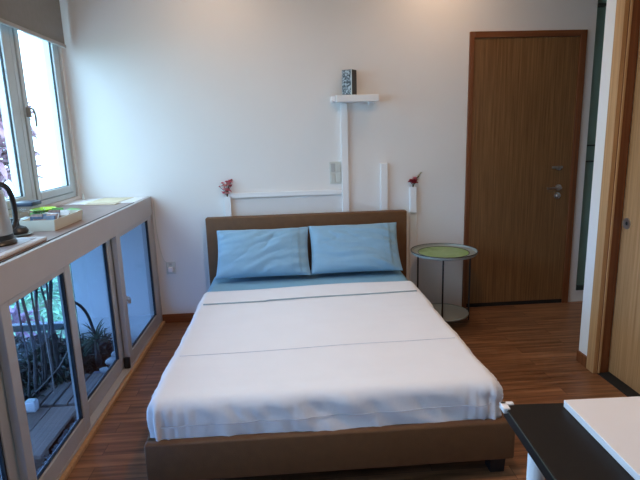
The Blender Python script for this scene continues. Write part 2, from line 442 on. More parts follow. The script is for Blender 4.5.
# glazed sliding panels below it
def glazed_panel(name, y0, y1, x1, label, lock=None, right=.075, left=.075):
    t = thing(name, label, 'sliding panel', (x1-.015, (y0+y1)/2, .03), 'sliding glass panels under the counter')
    z0, z1, x0 = .03, .884, x1-.032
    bm = BM()
    box(bm, x0, x1, y1-right, y1, z0, z1, bev=.004); box(bm, x0, x1, y0, y0+left, z0, z1, bev=.004)
    box(bm, x0, x1, y0+left, y1-right, z0, z0+.085, bev=.003); box(bm, x0, x1, y0+left, y1-right, z1-.024, z1, bev=.003)
    fr = obj('frame', bm, M['alu'], t)
    g = .009; bm = BM(); zb, zt_ = z0+.085, z1-.024
    box(bm, x1-.022, x1-.006, y1-right-g, y1-right, zb, zt_); box(bm, x1-.022, x1-.010, y0+left, y0+left+g*.5, zb, zt_)
    box(bm, x1-.022, x1-.010, y0+left+g*.5, y1-right-g, zb, zb+g*.7)
    obj('gasket', bm, M['gasket'], fr)['label'] = 'black rubber gasket'
    obj('pane', B(x1-.019, x1-.013, y0+left+g*.5, y1-right-g, zb+g*.7, zt_), M['tinted'], t)
    if lock:
        bm = BM(); lathe(bm, [(.001, 0), (.016, -.001), (.016, -.012), (.008, -.016), (.001, -.016)], (x1, lock, .46), 18, 'x')
        box(bm, x1+.002, x1+.022, lock-.006, lock+.006, .43, .465, bev=.003)
        obj('lock', bm, M['chrome'], fr, smooth='auto')['label'] = 'small chrome lock'
    return t
glazed_panel('sliding_panel', -.866, -.035, XC-.004, 'glass panel in grey frame nearest the back wall', lock=-.79, right=.10)
glazed_panel('sliding_panel', -1.535, -.815, XC-.042, 'glass panel with the spiky plant and white stones behind it', left=.085, right=.11)
glazed_panel('sliding_panel', -2.145, -1.54, XC-.004, 'glass panel with bare stems and deck boards behind it', right=.065, left=.06)
glazed_panel('sliding_panel', -2.90, -2.12, XC-.042, 'glass panel cut by the lower left edge of the photo')
glazed_panel('sliding_panel', -3.60, -2.91, XC-.004, 'glass panel beyond the photo, fourth from the back wall')
bm = BM(); box(bm, XC-.085, XC, YB+.02, -.036, .0, .029, bev=.002); struct('trim_3', bm, M['alu'])
bm = BM(); box(bm, XC, XC+.022, YB+.02, -.02, .0, .022, bev=.003); struct('trim_4', bm, M['casing'])
bm = BM(); box(bm, XC-.085, XC-.002, -.034, -.001, .0, .884); struct('trim_5', bm, M['alu'])
bm = BM(); box(bm, XC-.035, XC-.001, -.885, -.8665, .0305, .10); struct('trim_6', bm, M['gasket'])

# roller blinds
def roller(y0, y1, label):
    t = thing('roller_blind', label, 'blind', (XW+.05, (y0+y1)/2, 2.09), 'roller blinds over the left windows')
    bm = BM(); n = 30; zb = 2.112
    ys = [y0+i*((y1-y0)/n) for i in range(n+1)]
    fr = [[bm.verts.new((XW+.045+.002*math.sin(y*9)+dx, y, z)) for y in ys] for dx, z in ((0, zb), (0, 2.60), (.002, 2.60), (.002, zb))]
    for a, b in zip(fr, fr[1:]+fr[:1]):
        for i in range(n): bm.faces.new((a[i], a[i+1], b[i+1], b[i]))
    obj('fabric', bm, M['blind'], t)
    obj('bottom_bar', B(XW+.036, XW+.056, y0, y1, zb-.022, zb+.002, bev=.004), M['bar'], t)
    bm = BM(); tube(bm, [(XW+.03, y0-.01, 2.62), (XW+.03, y1+.01, 2.62)], .024, 20); obj('roller', bm, M['bar'], t, smooth='auto')
roller(-1.33, -.062, 'grey roller blind pulled part way down, nearest the back wall')
roller(-2.62, -1.36, 'grey roller blind next along the window, beyond the photo edge')
roller(-3.95, -2.65, 'grey roller blind farthest from the back wall, beyond the photo edge')

# ---------------------------------------------------------------- wall fittings
def strip(name, label, x0, x1, z0, z1, dep=.03):
    o = obj(name, B(x0, x1, -dep, -.001, z0, z1, bev=.003), M['trunk'], origin=((x0+x1)/2, 0, z0))
    return tag(o, label, 'cable cover', 'white cable covers on the back wall')
strip('cable_cover', 'tall vertical white cable cover running down from the small wall shelf', .427, .479, .10, 1.668)
strip('cable_cover', 'long horizontal white cable cover above the headboard', -.432, .426, .985, 1.022, .025)
strip('cable_cover', 'short vertical white cable cover topped by pink dried flowers', -.484, -.433, .10, .998, .04)
strip('cable_cover', 'free-standing vertical white cable cover between shelf and red flowers', .729, .783, .10, 1.213)
t = thing('cable_cover', 'vertical white cable cover topped by the red flower, nearest the door', 'cable cover', (.985, 0, 0), 'white cable covers on the back wall')
obj('upper_sleeve', B(.958, 1.010, -.045, -.001, .82, 1.02, bev=.004), M['trunk'], t)
obj('lower_strip', B(.964, 1.020, -.016, -.001, .02, .819, bev=.003), M['trunk'], t)

t = thing('wall_shelf', 'small white floating shelf high on the back wall', 'shelf', (.53, -.06, 1.67))
wb = obj('board', B(.385, .700, -.13, -.001, 1.672, 1.722, bev=.004), M['trunk'], t)
obj('end_block', B(.352, .384, -.10, -.001, 1.678, 1.718, bev=.005), M['board'], t)
for x in (.625, .66):
    bm = BM(); tube(bm, spline([(x, -.11, 1.672), (x, -.11, 1.655), (x, -.125, 1.650), (x, -.130, 1.660)], 4), .003, 8)
    obj('hook', bm, M['chrome'], wb, smooth=True)['label'] = 'tiny metal hook'
t = thing('decorative_box', 'small dark box with grey scroll pattern standing on the wall shelf', 'box', (.49, -.07, 1.723))
rt = Matrix.Rotation(R(-36), 3, 'Z'); pv = (.49, -.075, 1.8)
obj('body', B(.448, .530, -.110, -.035, 1.723, 1.90, bev=.002, rot=rt, piv=pv), M['black'], t)
obj('picture_face', B(.451, .524, -.1135, -.1103, 1.728, 1.895, rot=rt, piv=pv), M['art'], t)
obj('pale_edge', B(.5245, .5305, -.1137, -.1103, 1.723, 1.90, rot=rt, piv=pv), M['plate'], t)

t = thing('switch_plate', 'white double switch plate beside the vertical cable cover', 'switch', (.378, 0, 1.066))
pl = obj('plate', B(.334, .423, -.011, -.001, 1.066, 1.235, bev=.003), M['plate'], t)
for z in (1.080, 1.160):
    for x in (.343, .384):
        obj('rocker', B(x, x+.032, -.015, -.0112, z, z+.062, bev=.002), M['screen'] if (z > 1.1 and x < .36) else M['plate'], pl)
t = thing('wall_outlet', 'white wall outlet low on the back wall beside the counter', 'outlet', (-.937, 0, .404))
pl = obj('plate', B(-.973, -.900, -.011, -.001, .402, .500, bev=.003), M['plate'], t)
obj('switch_rocker', B(-.945, -.927, -.014, -.0112, .472, .490, bev=.001), M['screen'], pl)
tag(obj('plug', B(-.952, -.918, -.045, -.0112, .425, .462, bev=.006), M['board'], origin=(-.935, -.03, .44)), 'white plug in the low wall outlet at the cable end', 'plug')
bm = BM(); tube(bm, spline([(-1.02, -.012, .985), (-1.022, -.010, .80), (-1.008, -.010, .62), (-.985, -.010, .52), (-.962, -.02, .50), (-.955, -.032, .462)], 6), .0028, 8)
tag(obj('extension_cable', bm, M['plate'], smooth=True, origin=(-1.0, 0, .5)), 'thin white cable hanging from the counter to the outlet', 'cable')

# dried flowers on top of two cable covers
def blossom(bm, c, r, n=7):
    r *= 1.45
    for k in range(n):
        a = 2*math.pi*k/n+random.random(); dirv = Vector((math.cos(a), math.sin(a)*.6, random.uniform(.1, 1.1)))
        leaf(bm, c, dirv, r*random.uniform(.7, 1.2), r*.8, random.uniform(-.2, .5), n=3, fold=.3)
def bouquet(name, label, x, y, z, heads, stemmat):
    t = thing(name, label, 'flowers', (x, y, z))
    bs = BM()
    for (dx, dy, dz, r, mm) in heads: tube(bs, spline([(x, y, z-.02), (x+dx*.3, y+dy*.3, z+dz*.5), (x+dx, y+dy, z+dz)], 4), .0018, 6)
    obj('stems', bs, stemmat, t)
    for (dx, dy, dz, r, mm) in heads:
        bm = BM(); blossom(bm, Vector((x+dx, y+dy, z+dz)), r, 8); blossom(bm, Vector((x+dx, y+dy, z+dz)), r*.6, 6)
        bmesh.ops.solidify(bm, geom=bm.faces[:], thickness=.0006)
        obj('blossom', bm, M[mm], t)
bouquet('dried_flowers', 'pink dried flowers sticking up above the left end of the headboard', -.458, -.022, 1.0,
        [(-.028, -.01, .025, .018, 'pink'), (-.015, -.01, .05, .020, 'pinkl'), (.005, -.015, .045, .022, 'pink'), (-.02, -.01, .08, .016, 'pinkl'), (.012, -.01, .085, .022, 'pinkl'), (.025, -.01, .105, .017, 'pink'),
         (.03, -.012, .075, .014, 'red'), (-.03, -.01, .10, .012, 'pink'), (.0, -.01, .11, .012, 'pink'), (-.055, -.01, .075, .008, 'pink'), (.0, -.012, .02, .018, 'pinkl'), (.04, -.01, .12, .010, 'red')], M['fstem'])
bouquet('silk_flower', 'dark red flower with a pale sprig above the right end of the headboard', .984, -.024, 1.02,
        [(-.006, -.015, .035, .030, 'red'), (-.024, -.012, .04, .018, 'red'), (.014, -.012, .03, .022, 'red'), (.012, -.01, .06, .018, 'pink'), (.045, -.008, .085, .013, 'fwhite'), (.058, -.008, .105, .011, 'fwhite')], M['fstem'])

# ---------------------------------------------------------------- bed
BX0, BX1, BY0, BY1 = -.612, .908, -2.10, -.125
bed = thing('bed', 'double bed frame upholstered in dark brown with a plain headboard', 'bed', (.148, -1.1, 0))
def upholstered(bm_fn): return bm_fn
obj('headboard', B(-.625, .915, -.12, -.045, .04, .850, bev=.009, seg=3), M['leather'], bed, smooth='auto')
obj('foot_rail', B(BX0, BX1, BY0, BY0+.042, .085, .260, bev=.010, seg=3), M['leather'], bed, smooth='auto')
for x in (BX0, BX1-.045): obj('side_rail', B(x, x+.045, BY0+.043, BY1+.004, .085, .258, bev=.009, seg=3), M['leather'], bed, smooth='auto')
obj('slat_base', B(BX0+.046, BX1-.046, BY0+.052, BY1, .13, .20), M['bedleg'], bed)
for x in (BX0+.04, BX1-.085):
    for y in (BY0+.03, BY1-.15):
        bm = BM(); bmesh.ops.create_cone(bm, segments=4, radius1=.042, radius2=.048, depth=.084, cap_ends=True)
        bmesh.ops.rotate(bm, verts=bm.verts, cent=(0, 0, 0), matrix=Matrix.Rotation(R(45), 3, 'Z')); bmesh.ops.translate(bm, verts=bm.verts, vec=(x+.03, y+.04, .042))
        obj('leg', bm, M['bedleg'], bed)

MX0, MX1, MY0, MY1, MT = -.597, .860, -2.062, -.135, .415
def drape(x0, x1, y0, y1, top, r, lmax, res, fn=None, yopen=True, thick=0.):
    """cloth over a mattress: flat top, rounded edge, hanging sides and foot; open towards +y"""
    bm = BM()
    ext = lmax
    nx = int((x1-x0+2*ext)/res); ny = int((y1-y0+ext)/res)
    V = {}
    for i in range(nx+1):
        for j in range(ny+1):
            s = x0-ext+(x1-x0+2*ext)*i/nx; t = y0-ext+(y1-y0+ext)*j/ny
            xi0, xi1, yi0 = x0+r, x1-r, y0+r
            qx = min(max(s, xi0), xi1); qy = max(t, yi0)
            o = Vector((s-qx, t-qy)); L = o.length
            if L > 1e-6:
                n = o/L; L = min(L, lmax)
                a = min(L/r, math.pi/2)
                px, py = qx+n.x*r*math.sin(a), qy+n.y*r*math.sin(a); z = top-r*(1-math.cos(a))
                if L > r*math.pi/2: z = top-r-(L-r*math.pi/2)
                nr = Vector((n.x*math.sin(a), n.y*math.sin(a), math.cos(a)))
            else: px, py, z = qx, qy, top; nr = Vector((0, 0, 1)); L = 0
            co = Vector((px, py, z)); 
            if fn: co += nr*fn(co, nr, L)
            V[i, j] = bm.verts.new(co)
    for i in range(nx):
        for j in range(ny):
            try: bm.faces.new((V[i, j], V[i+1, j], V[i+1, j+1], V[i, j+1]))
            except ValueError: pass
    bmesh.ops.remove_doubles(bm, verts=bm.verts, dist=.0004)
    return bm
def wr_side(co, nr, L):
    side = 1-nr.z
    a = .003*noise.noise(Vector((co.x*2.2, co.y*2.2, 1)))
    b = side*.011*noise.noise(Vector((co.x*8+co.z*9, co.y*6, co.z*6)))
    c = side*.006*noise.noise(Vector((co.x*26+co.z*18, co.y*18+co.z*12, co.z*7+5)))
    # gathers near the two foot corners
    for cx in (MX0, MX1):
        dd = math.hypot(co.x-cx, co.y-MY0)
        if dd < .22: c += side*.008*math.sin(math.atan2(co.y-MY0-.1, co.x-(cx+(.1 if cx < 0 else -.1)))*17)*(1-dd/.22)
    return 1.5*(a+b+c)
t = thing('mattress', 'mattress in a pale blue fitted sheet lying on the brown bed', 'mattress', (.14, -1.1, .202))
obj('core', B(MX0+.04, MX1-.04, MY0+.04, MY1, .202, MT-.006, bev=.045, seg=4), M['board'], t, smooth=True)
obj('fitted_sheet', drape(MX0+.004, MX1-.004, -.95, MY1, MT, .05, .155, .03), M['blue2'], t, smooth=True)
# white cover
YF = -.585
t = thing('bed_sheet', 'white cotton sheet covering the bed from pillows to foot', 'sheet', (.14, -1.3, .43))
def wr_cover(co, nr, L):
    w = wr_side(co, nr, L)
    if co.y > -.87: w += .004
    w += nr.z*.0025*noise.noise(Vector((co.x*1.5, co.y*14, 2)))
    return w
bm = drape(MX0-.004, MX1+.004, MY0-.004, YF, MT+.008, .048, .205, .0150, wr_cover)
for v in bm.verts:    # slightly uneven upper hem
    if v.co.y > YF-.02: v.co.y += .012*math.sin(v.co.x*5)+.03*(v.co.x-.14)
sh = obj('cover', bm, M['white'], t, smooth=True)
md = sh.modifiers.new('thick', 'SOLIDIFY'); md.thickness = .004; md.offset = 1
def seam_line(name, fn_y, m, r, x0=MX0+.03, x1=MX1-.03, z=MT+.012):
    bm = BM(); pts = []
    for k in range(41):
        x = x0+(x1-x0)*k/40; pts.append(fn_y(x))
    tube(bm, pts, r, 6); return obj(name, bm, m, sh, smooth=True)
Z3 = Vector((0, 0, 1)); N3 = Vector((0, -1, 0))
def on_top(x, y, e=.0045): 
    c = Vector((x, y, MT+.008)); return (x, y, MT+.008+wr_cover(c, Z3, 0)+e)
def on_foot(x, z, e=.0045):
    c = Vector((x, MY0-.004, z)); return (x, MY0-.004-wr_cover(c, N3, .1)-e, z)
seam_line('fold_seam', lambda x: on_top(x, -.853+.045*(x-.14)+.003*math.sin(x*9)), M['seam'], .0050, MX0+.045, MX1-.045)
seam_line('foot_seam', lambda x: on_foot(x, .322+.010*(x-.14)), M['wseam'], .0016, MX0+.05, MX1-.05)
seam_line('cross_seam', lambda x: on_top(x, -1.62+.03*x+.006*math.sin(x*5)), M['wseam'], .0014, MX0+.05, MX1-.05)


def crease(x, y, seed):
    g = .35 if seed < 5 else -.25
    u = x+g*y; v = y-g*x
    a = .010*noise.noise(Vector((u*3+seed, v*8, seed)))
    b = .0085*noise.noise(Vector((u*4.5+seed*2, v*26+2*noise.noise(Vector((u*3, v*3, 1))), 3)))
    q = noise.noise(Vector((u*5+seed*3, v*17, 8))); c = -.007*max(0, 1-abs(q)*6)*max(0, min(1, .4+noise.noise(Vector((x*5, y*5, seed)))*2))
    return 1.5*(a+b+c)
def pillow(name, label, xc, yb, zb, w, h, tilt, seed, yaw=0.):
    bm = BM(); nx, nz = 64, 44; sheets = []
    for sgn in (1, -1):
        V = {}
        for i in range(nx+1):
            for j in range(nz+1):
                u = -1+2*i/nx; v = -1+2*j/nz
                e = (max(0, 1-abs(u)**2.6)*max(0, 1-abs(v)**2.4))**.42
                pin = 1-.05*(1-abs(u)**2)*abs(v)**3; pin2 = 1-.045*(1-abs(v)**2)*abs(u)**3
                x = u*w/2*pin2; y = v*h/2*pin
                z = sgn*.078*e
                if u > .80: z = sgn*max(.004, .078*e*.8)     # open hem
                if sgn > 0:
                    f = min(1, e*1.6)
                    z += f*(crease(x, y, seed))
                V[i, j] = Vector((x, y, z))
        sheets.append(V)
    out = []
    for V in sheets: out.append({k: bm.verts.new(c) for k, c in V.items()})
    for S_ in out:
        for i in range(nx):
            for j in range(nz): bm.faces.new((S_[i, j], S_[i+1, j], S_[i+1, j+1], S_[i, j+1]))
    bmesh.ops.remove_doubles(bm, verts=bm.verts, dist=.0012)
    # local y -> up the slope, local z -> towards viewer (-y)
    up = Vector((0, math.cos(tilt), math.sin(tilt))); nrm = Vector((0, -math.sin(tilt), math.cos(tilt)))
    base = Vector((xc, yb, zb))
    for v in bm.verts:
        c = v.co.copy(); sag = 0
        v.co = base+Vector((1, 0, yaw))*c.x+up*(c.y+h/2)+nrm*(c.z+.0)
    t = thing(name, label, 'pillow', (xc, yb, zb), 'blue pillows at the headboard')
    pc = obj('pillowcase', bm, M['blue'], t, smooth=True)
    # stitched hem line near the right side
    bm = BM(); pts = []
    x = w*.5*.62
    for k in range(31):
        y = -h/2*.86+h*.86*k/30; e = (max(0, 1-abs(x/(w/2))**2.6)*max(0, 1-abs(y/(h/2))**2.4))**.42; zz = .078*e
        f = min(1, e*1.6)
        zz += f*(crease(x, y, seed))
        pts.append(base+Vector((1, 0, yaw))*x+up*(y+h/2)+nrm*(zz-.0002))
    tube(bm, pts, .0016, 6); obj('hem_stitch', bm, M['blue2'], pc, smooth=True)
    return t
pillow('pillow', 'left light blue pillow leaning against the headboard', -.195, -.405, .452, .685, .385, R(55), 3.0, 0.0)
pillow('pillow', 'right light blue pillow, nearer the round table', .483, -.395, .452, .675, .390, R(55), 11.0, 0.0)

# ---------------------------------------------------------------- round tray table
TX, TY = 1.144, -.33
t = thing('side_table', 'round metal tray table with green top standing right of the bed', 'table', (TX, TY, 0))
bm = BM(); lathe(bm, [(.001, .552), (.232, .552), (.240, .560), (.242, .574), (.236, .576), (.232, .562), (.001, .560)], (TX, TY, 0), 64)
tp = obj('tray', bm, M['tgrey'], t, smooth='auto')
bm = BM(); lathe(bm, [(.001, .5605), (.182, .5605), (.182, .5625), (.001, .5625)], (TX-.004, TY-.004, 0), 64)
obj('green_inlay', bm, M['tabletop'], tp, smooth='auto')['label'] = 'mottled green disc set in the grey tray'
bm = BM()
for rr, z, cx in ((.241, .575, 0), (.186, .563, -.004)):
    tube(bm, [(TX+cx+rr*math.cos(2*math.pi*k/64), TY+cx+rr*math.sin(2*math.pi*k/64), z) for k in range(65)], .0035 if rr > .2 else .002, 6, cap=False)
obj('rim', bm, M['tmetal'], tp, smooth=True)
bm = BM(); lathe(bm, [(.001, .084), (.190, .084), (.193, .092), (.190, .098), (.186, .092), (.001, .091)], (TX, TY, 0), 64)
obj('lower_shelf', bm, M['tgrey'], t, smooth='auto')
for a in (12, 132, 252):
    x, y = TX+.225*math.cos(R(a)), TY+.225*math.sin(R(a))
    bm = BM(); tube(bm, [(x, y, 0.0), (x, y, .556)], .0062, 10); box(bm, min(x, TX+.19*math.cos(R(a)))-.003, max(x, TX+.19*math.cos(R(a)))+.003, min(y, TY+.19*math.sin(R(a)))-.003, max(y, TY+.19*math.sin(R(a)))+.003, .086, .092)
    obj('leg', bm, M['tmetal'], t, smooth='auto')

# ---------------------------------------------------------------- desk
def rotp(x, y, a, c): 
    ca, sa = math.cos(a), math.sin(a); dx, dy = x-c[0], y-c[1]; return (c[0]+ca*dx-sa*dy, c[1]+sa*dx+ca*dy)
CX, CY, DZ = .545, -2.765, .74
da = Matrix.Rotation(R(-3.5), 3, 'Z')
t = thing('desk', 'black-topped desk with white legs at the lower right', 'desk', (1.1, -3.2, 0))
pv = (CX, CY, DZ)
dt = obj('desktop', B(CX, CX+1.1, CY-1.0, CY, DZ-.034, DZ, bev=.0025, rot=da, piv=pv), M['desk'], t)
obj('edge_strip', B(CX-.0015, CX+.0008, CY-1.0, CY-.02, DZ-.0045, DZ-.0015, rot=da, piv=pv), M['stripmetal'], dt)
for (x, y) in ((CX+.045, CY-.11), (CX+1.0, CY-.11), (CX+.045, CY-.92), (CX+1.0, CY-.92)):
    bm = BM(); p = rotp(x, y, R(-3.5), pv)
    tube(bm, [(p[0], p[1], 0), (p[0], p[1], DZ-.0345)], .021, 20); obj('leg', bm, M['board'], t, smooth='auto')
bm = BM()
box(bm, CX-.010, CX+.026, CY-.006, CY+.009, DZ-.012, DZ+.004, bev=.003, rot=da, piv=pv); box(bm, CX-.010, CX+.008, CY-.028, CY+.009, DZ-.012, DZ+.004, bev=.003, rot=da, piv=pv)
tag(obj('corner_guard', bm, M['board'], origin=(CX, CY, DZ)), 'small white guard clipped on the corner of the black desk', 'corner guard')
t = thing('white_board', 'thick white board lying on the black desktop', 'board', (1.1, -3.1, DZ+.001))
wx, wy = .690, -2.795
wm = Matrix.Rotation(R(-1.5), 3, 'Z')
obj('panel', B(wx, wx+.95, wy-.9, wy, DZ+.001, DZ+.020, bev=.0015, rot=wm, piv=(wx, wy, DZ)), M['board'], t)

# ---------------------------------------------------------------- things on the counter
z0 = ZC
t = thing('white_tray', 'pale grey tray under the kettle on the counter', 'tray', (-1.25, -1.88, z0))
tr = Matrix.Rotation(R(0), 3, 'Z')
obj('rim', B(-1.42, -1.08, -2.30, -1.64, z0, z0+.016, bev=.006, seg=3), M['whitemat'], t, smooth='auto')
obj('inset', B(-1.385, -1.110, -2.265, -1.675, z0+.0162, z0+.0175), M['traytop'], t)
kx, ky, kz = -1.222, -1.80, z0+.0178
t = thing('kettle', 'brushed steel electric kettle with black base and handle', 'kettle', (kx, ky, kz))
bm = BM(); lathe(bm, [(.001, 0), (.082, 0), (.086, .006), (.080, .018), (.074, .022), (.074, .040), (.001, .041)], (kx, ky, kz), 40)
obj('base', bm, M['black'], t, smooth='auto')
bm = BM(); lathe(bm, [(.001, .041), (.072, .042), (.073, .06), (.067, .14), (.062, .205), (.058, .225), (.001, .226)], (kx, ky, kz), 40)
obj('body', bm, M['steel'], t, smooth='auto')
bm = BM(); lathe(bm, [(.001, .2262), (.057, .2263), (.054, .236), (.03, .243), (.014, .245), (.012, .256), (.001, .257)], (kx, ky, kz), 40)
obj('lid', bm, M['black'], t, smooth='auto')
hd = Vector((.22, .97, 0)).normalized()
P = lambda r, z: tuple(Vector((kx, ky, kz+z))+hd*r)
bm = BM(); tube(bm, spline([P(.04, .238), P(.075, .243), P(.115, .225), P(.135, .18), P(.14, .12), P(.125, .06), P(.075, .045)], 6), [.010]*6+[.011]*31, 10)
obj('handle', bm, M['black'], t, smooth=True)
t = thing('coffee_press_stand', 'round black appliance base on a grey saucer behind the kettle', 'appliance base', (-1.285, -1.50, z0))
bm = BM(); lathe(bm, [(.001, 0), (.058, 0), (.072, .008), (.068, .010), (.001, .006)], (-1.285, -1.50, z0), 32); obj('saucer', bm, M['steel'], t, smooth='auto')
bm = BM(); lathe(bm, [(.001, .0101), (.050, .0101), (.054, .022), (.045, .038), (.020, .048), (.016, .085), (.001, .087)], (-1.285, -1.50, z0), 32); obj('stand', bm, M['black'], t, smooth='auto')

# open box of sachets
b0x, b1x, b0y, b1y = -1.30, -1.148, -1.41, -1.07
t = thing('tea_box', 'open cream card box filled with sachets on the counter', 'box', (-1.21, -1.2, z0))
def flared(bm, x0, x1, y0, y1, z0, z1, fl, th):
    def ring(x0, x1, y0, y1, z): return [bm.verts.new(p) for p in ((x0, y0, z), (x1, y0, z), (x1, y1, z), (x0, y1, z))]
    a = ring(x0, x1, y0, y1, z0); b = ring(x0-fl, x1+fl, y0-fl, y1+fl, z1); c = ring(x0-fl+th, x1+fl-th, y0-fl+th, y1+fl-th, z1); d = ring(x0+th, x1-th, y0+th, y1-th, z0+th)
    for p, q in ((a, b), (b, c), (c, d)):
        for i in range(4): bm.faces.new((p[i], p[(i+1) % 4], q[(i+1) % 4], q[i]))
    bm.faces.new(a); bm.faces.new(d)
flb = BM(); flared(flb, b0x, b1x, b0y, b1y, z0, z0+.055, .008, .004)
obj('carton', flb, M['card'], t)
obj('divider', B(b0x+.004, b1x-.004, -1.225, -1.221, z0+.004, z0+.05), M['cardside'], t)
sp = None; kinds = ['brownp', 'navyp', 'brownp', 'whitep', 'navyp', 'brownp', 'brownp', 'navyp', 'whitep', 'brownp', 'navyp', 'brownp', 'green', 'green', 'whitep', 'navyp', 'green', 'green', 'brownp', 'green']
cn = {'brownp': 'brown', 'whitep': 'white', 'navyp': 'dark blue', 'green': 'green'}
for k, kd in enumerate(kinds):
    y = b0y+.02+(b1y-b0y-.05)*k/len(kinds); x = random.uniform(b0x+.045, b1x-.045)
    bm = BM(); q = random.uniform(-.3, .3)
    box(bm, x-.030, x+.030, y-.003, y+.003, z0+.008, z0+.060, bev=.002, rot=Matrix.Rotation(random.uniform(-1.0, -.2), 3, 'X') @ Matrix.Rotation(q*.5, 3, 'Z'))
    bmesh.ops.translate(bm, verts=bm.verts, vec=(0, 0, z0+.0045+(k % 3)*.012-min(v.co.z for v in bm.verts)))
    o = obj('sachet', bm, M[kd], origin=(x, y, z0+.01))
    tag(o, '%s sachet standing in the open cream box' % cn[kd], 'sachet', 'sachets in the cream box')
# lime green plates and green pouch behind the box
bm = BM(); lathe(bm, [(.001, 0), (.040, 0), (.062, .014), (.060, .016), (.038, .003), (.001, .003)], (-1.378, -1.00, z0+.0455), 32)
for v in bm.verts: v.co.y = -1.0+(v.co.y+1.0)*1.3
tag(obj('oval_dish', bm, M['lime'], smooth='auto', origin=(-1.378, -1.0, z0+.0455)), 'lime green oval dish behind the cream box', 'dish')
bm = BM(); box(bm, -1.43, -1.33, -1.06, -.94, z0, z0+.045, bev=.004); tag(obj('napkin_stack', bm, M['green'], origin=(-1.38, -1.0, z0)), 'green packet underneath the lime dish', 'packet')
bm = BM(); box(bm, -1.28, -1.20, -1.03, -.90, z0, z0+.045, bev=.016, seg=3)
for v in bm.verts: v.co += Vector((0, 0, .012*noise.noise(v.co*30) if v.co.z > z0+.02 else 0))
tag(obj('snack_packet', bm, M['green'], smooth=True, origin=(-1.24, -.96, z0)), 'crumpled green packet at the far end of the cream box', 'packet')
# glass jar with dark blue lid
t = thing('storage_jar', 'glass storage jar with dark blue lid between kettle and window', 'jar', (-1.358, -1.215, z0))
jx, jy = -1.358, -1.215
bm = BM(); box(bm, jx-.048, jx+.048, jy-.048, jy+.048, z0+.001, z0+.105, bev=.016, seg=3); obj('glass_body', bm, M['jar'], t, smooth='auto')
bm = BM(); box(bm, jx-.036, jx+.036, jy-.036, jy+.036, z0+.004, z0+.045, bev=.012, seg=2); obj('contents', bm, M['whitep'], t, smooth='auto')
bm = BM(); box(bm, jx-.053, jx+.053, jy-.053, jy+.053, z0+.106, z0+.128, bev=.007, seg=3); obj('lid', bm, M['lid'], t, smooth='auto')
# small clear cup beside jar
bm = BM(); lathe(bm, [(.001, 0), (.024, 0), (.032, .075), (.030, .075), (.023, .003), (.001, .003)], (-1.345, -1.125, z0), 24)
tag(obj('clear_cup', bm, M['jar'], smooth='auto', origin=(-1.345, -1.125, z0)), 'small clear cup beside the blue-lidded jar', 'cup')
# mats at the far end
o = obj('place_mat', B(-1.395, -1.165, -.335, -.05, z0+.0008, z0+.004, bev=.001, rot=Matrix.Rotation(R(-7), 3, 'Z')), M['cream'], origin=(-1.28, -.2, z0)); tag(o, 'cream mat lying at the far end of the counter', 'mat')
o = obj('folded_cloth', B(-1.385, -1.155, -.44, -.345, z0, z0+.003, bev=.001, rot=Matrix.Rotation(R(-7), 3, 'Z')), M['tan'], origin=(-1.28, -.4, z0)); tag(o, 'folded tan cloth in front of the cream mat', 'cloth')
bm = BM(); lathe(bm, [(.001, 0), (.012, 0), (.010, .02), (.006, .026), (.006, .045), (.001, .046)], (-1.505, -.09, z0+.0006), 16); tag(obj('bottle_stopper', bm, M['plate'], smooth='auto', origin=(-1.5, -.09, z0)), 'tiny white stopper on the ledge in the window corner', 'stopper')

# ---------------------------------------------------------------- planting bay below the counter
bm = BM(); nx, ny = 48, 150
V = {}
for i in range(nx+1):
    for j in range(ny+1):
        x = -2.51+(XC-.125+2.51)*i/nx; y = -3.2+(3.2-.01)*j/ny
        h = -.215+.04*noise.noise(Vector((x*6, y*5, 0)))+.02*noise.noise(Vector((x*20, y*20, 3)))
        if x < -1.62: h += .03
        if y > -.75: h += .05*min(1, (y+.75)*2)
        if x > -1.32: h = -.155+.01*noise.noise(Vector((x*20, y*20, 3)))
        V[i, j] = bm.verts.new((x, y, h))
for i in range(nx):
    for j in range(ny): bm.faces.new((V[i, j], V[i+1, j], V[i+1, j+1], V[i, j+1]))
tag(obj('soil', bm, M['soil'], smooth=True), 'dark garden soil filling the bay behind the glass panels', 'soil', kind='stuff')
bm = BM(); rg = random.Random(4)
for k in range(1500):
    x = rg.uniform(-1.30, -1.17); y = rg.uniform(-2.6, -.7); r = rg.uniform(.004, .010)
    z = -.150
    q = bmesh.ops.create_icosphere(bm, subdivisions=1, radius=r, matrix=Matrix.Translation((x, y, z+rg.uniform(0, .012))))
tag(obj('gravel', bm, M['gravel']), 'loose pale gravel between the deck and the glass panels', 'gravel', kind='stuff')
def deck(name, label, x0, x1, y0, y1, zt, nb, m, gap):
    t = thing(name, label, 'decking', ((x0+x1)/2, (y0+y1)/2, zt-.07))
    w = (x1-x0-gap*(nb-1))/nb
    for k in range(nb):
        a = x0+k*(w+gap); obj('board', B(a, a+w, y0+random.uniform(0, .004), y1-random.uniform(0, .004), zt-.022, zt, bev=.002), m, t)
    for y in (y0+.06, y1-.06): obj('bearer', B(x0, x1, y-.02, y+.02, zt-.12, zt-.0225), m, t)
deck('wooden_deck', 'weathered slatted wooden deck section, the farther one behind the glass', -1.61, -1.30, -1.055, -.66, -.095, 4, M['gardenwood'], .012)
deck('wooden_deck', 'smooth brown wooden deck section nearer the left edge of the photo', -1.62, -1.30, -1.56, -1.075, -.10, 2, M['gardenwood2'], .004)
deck('wooden_deck', 'wooden deck section seen through the leftmost glass panel', -1.62, -1.30, -2.75, -1.72, -.10, 4, M['gardenwood'], .010)
t = thing('garden_lamp', 'small white block lamp standing on the deck behind the glass', 'lamp', (-1.55, -1.11, -.10))
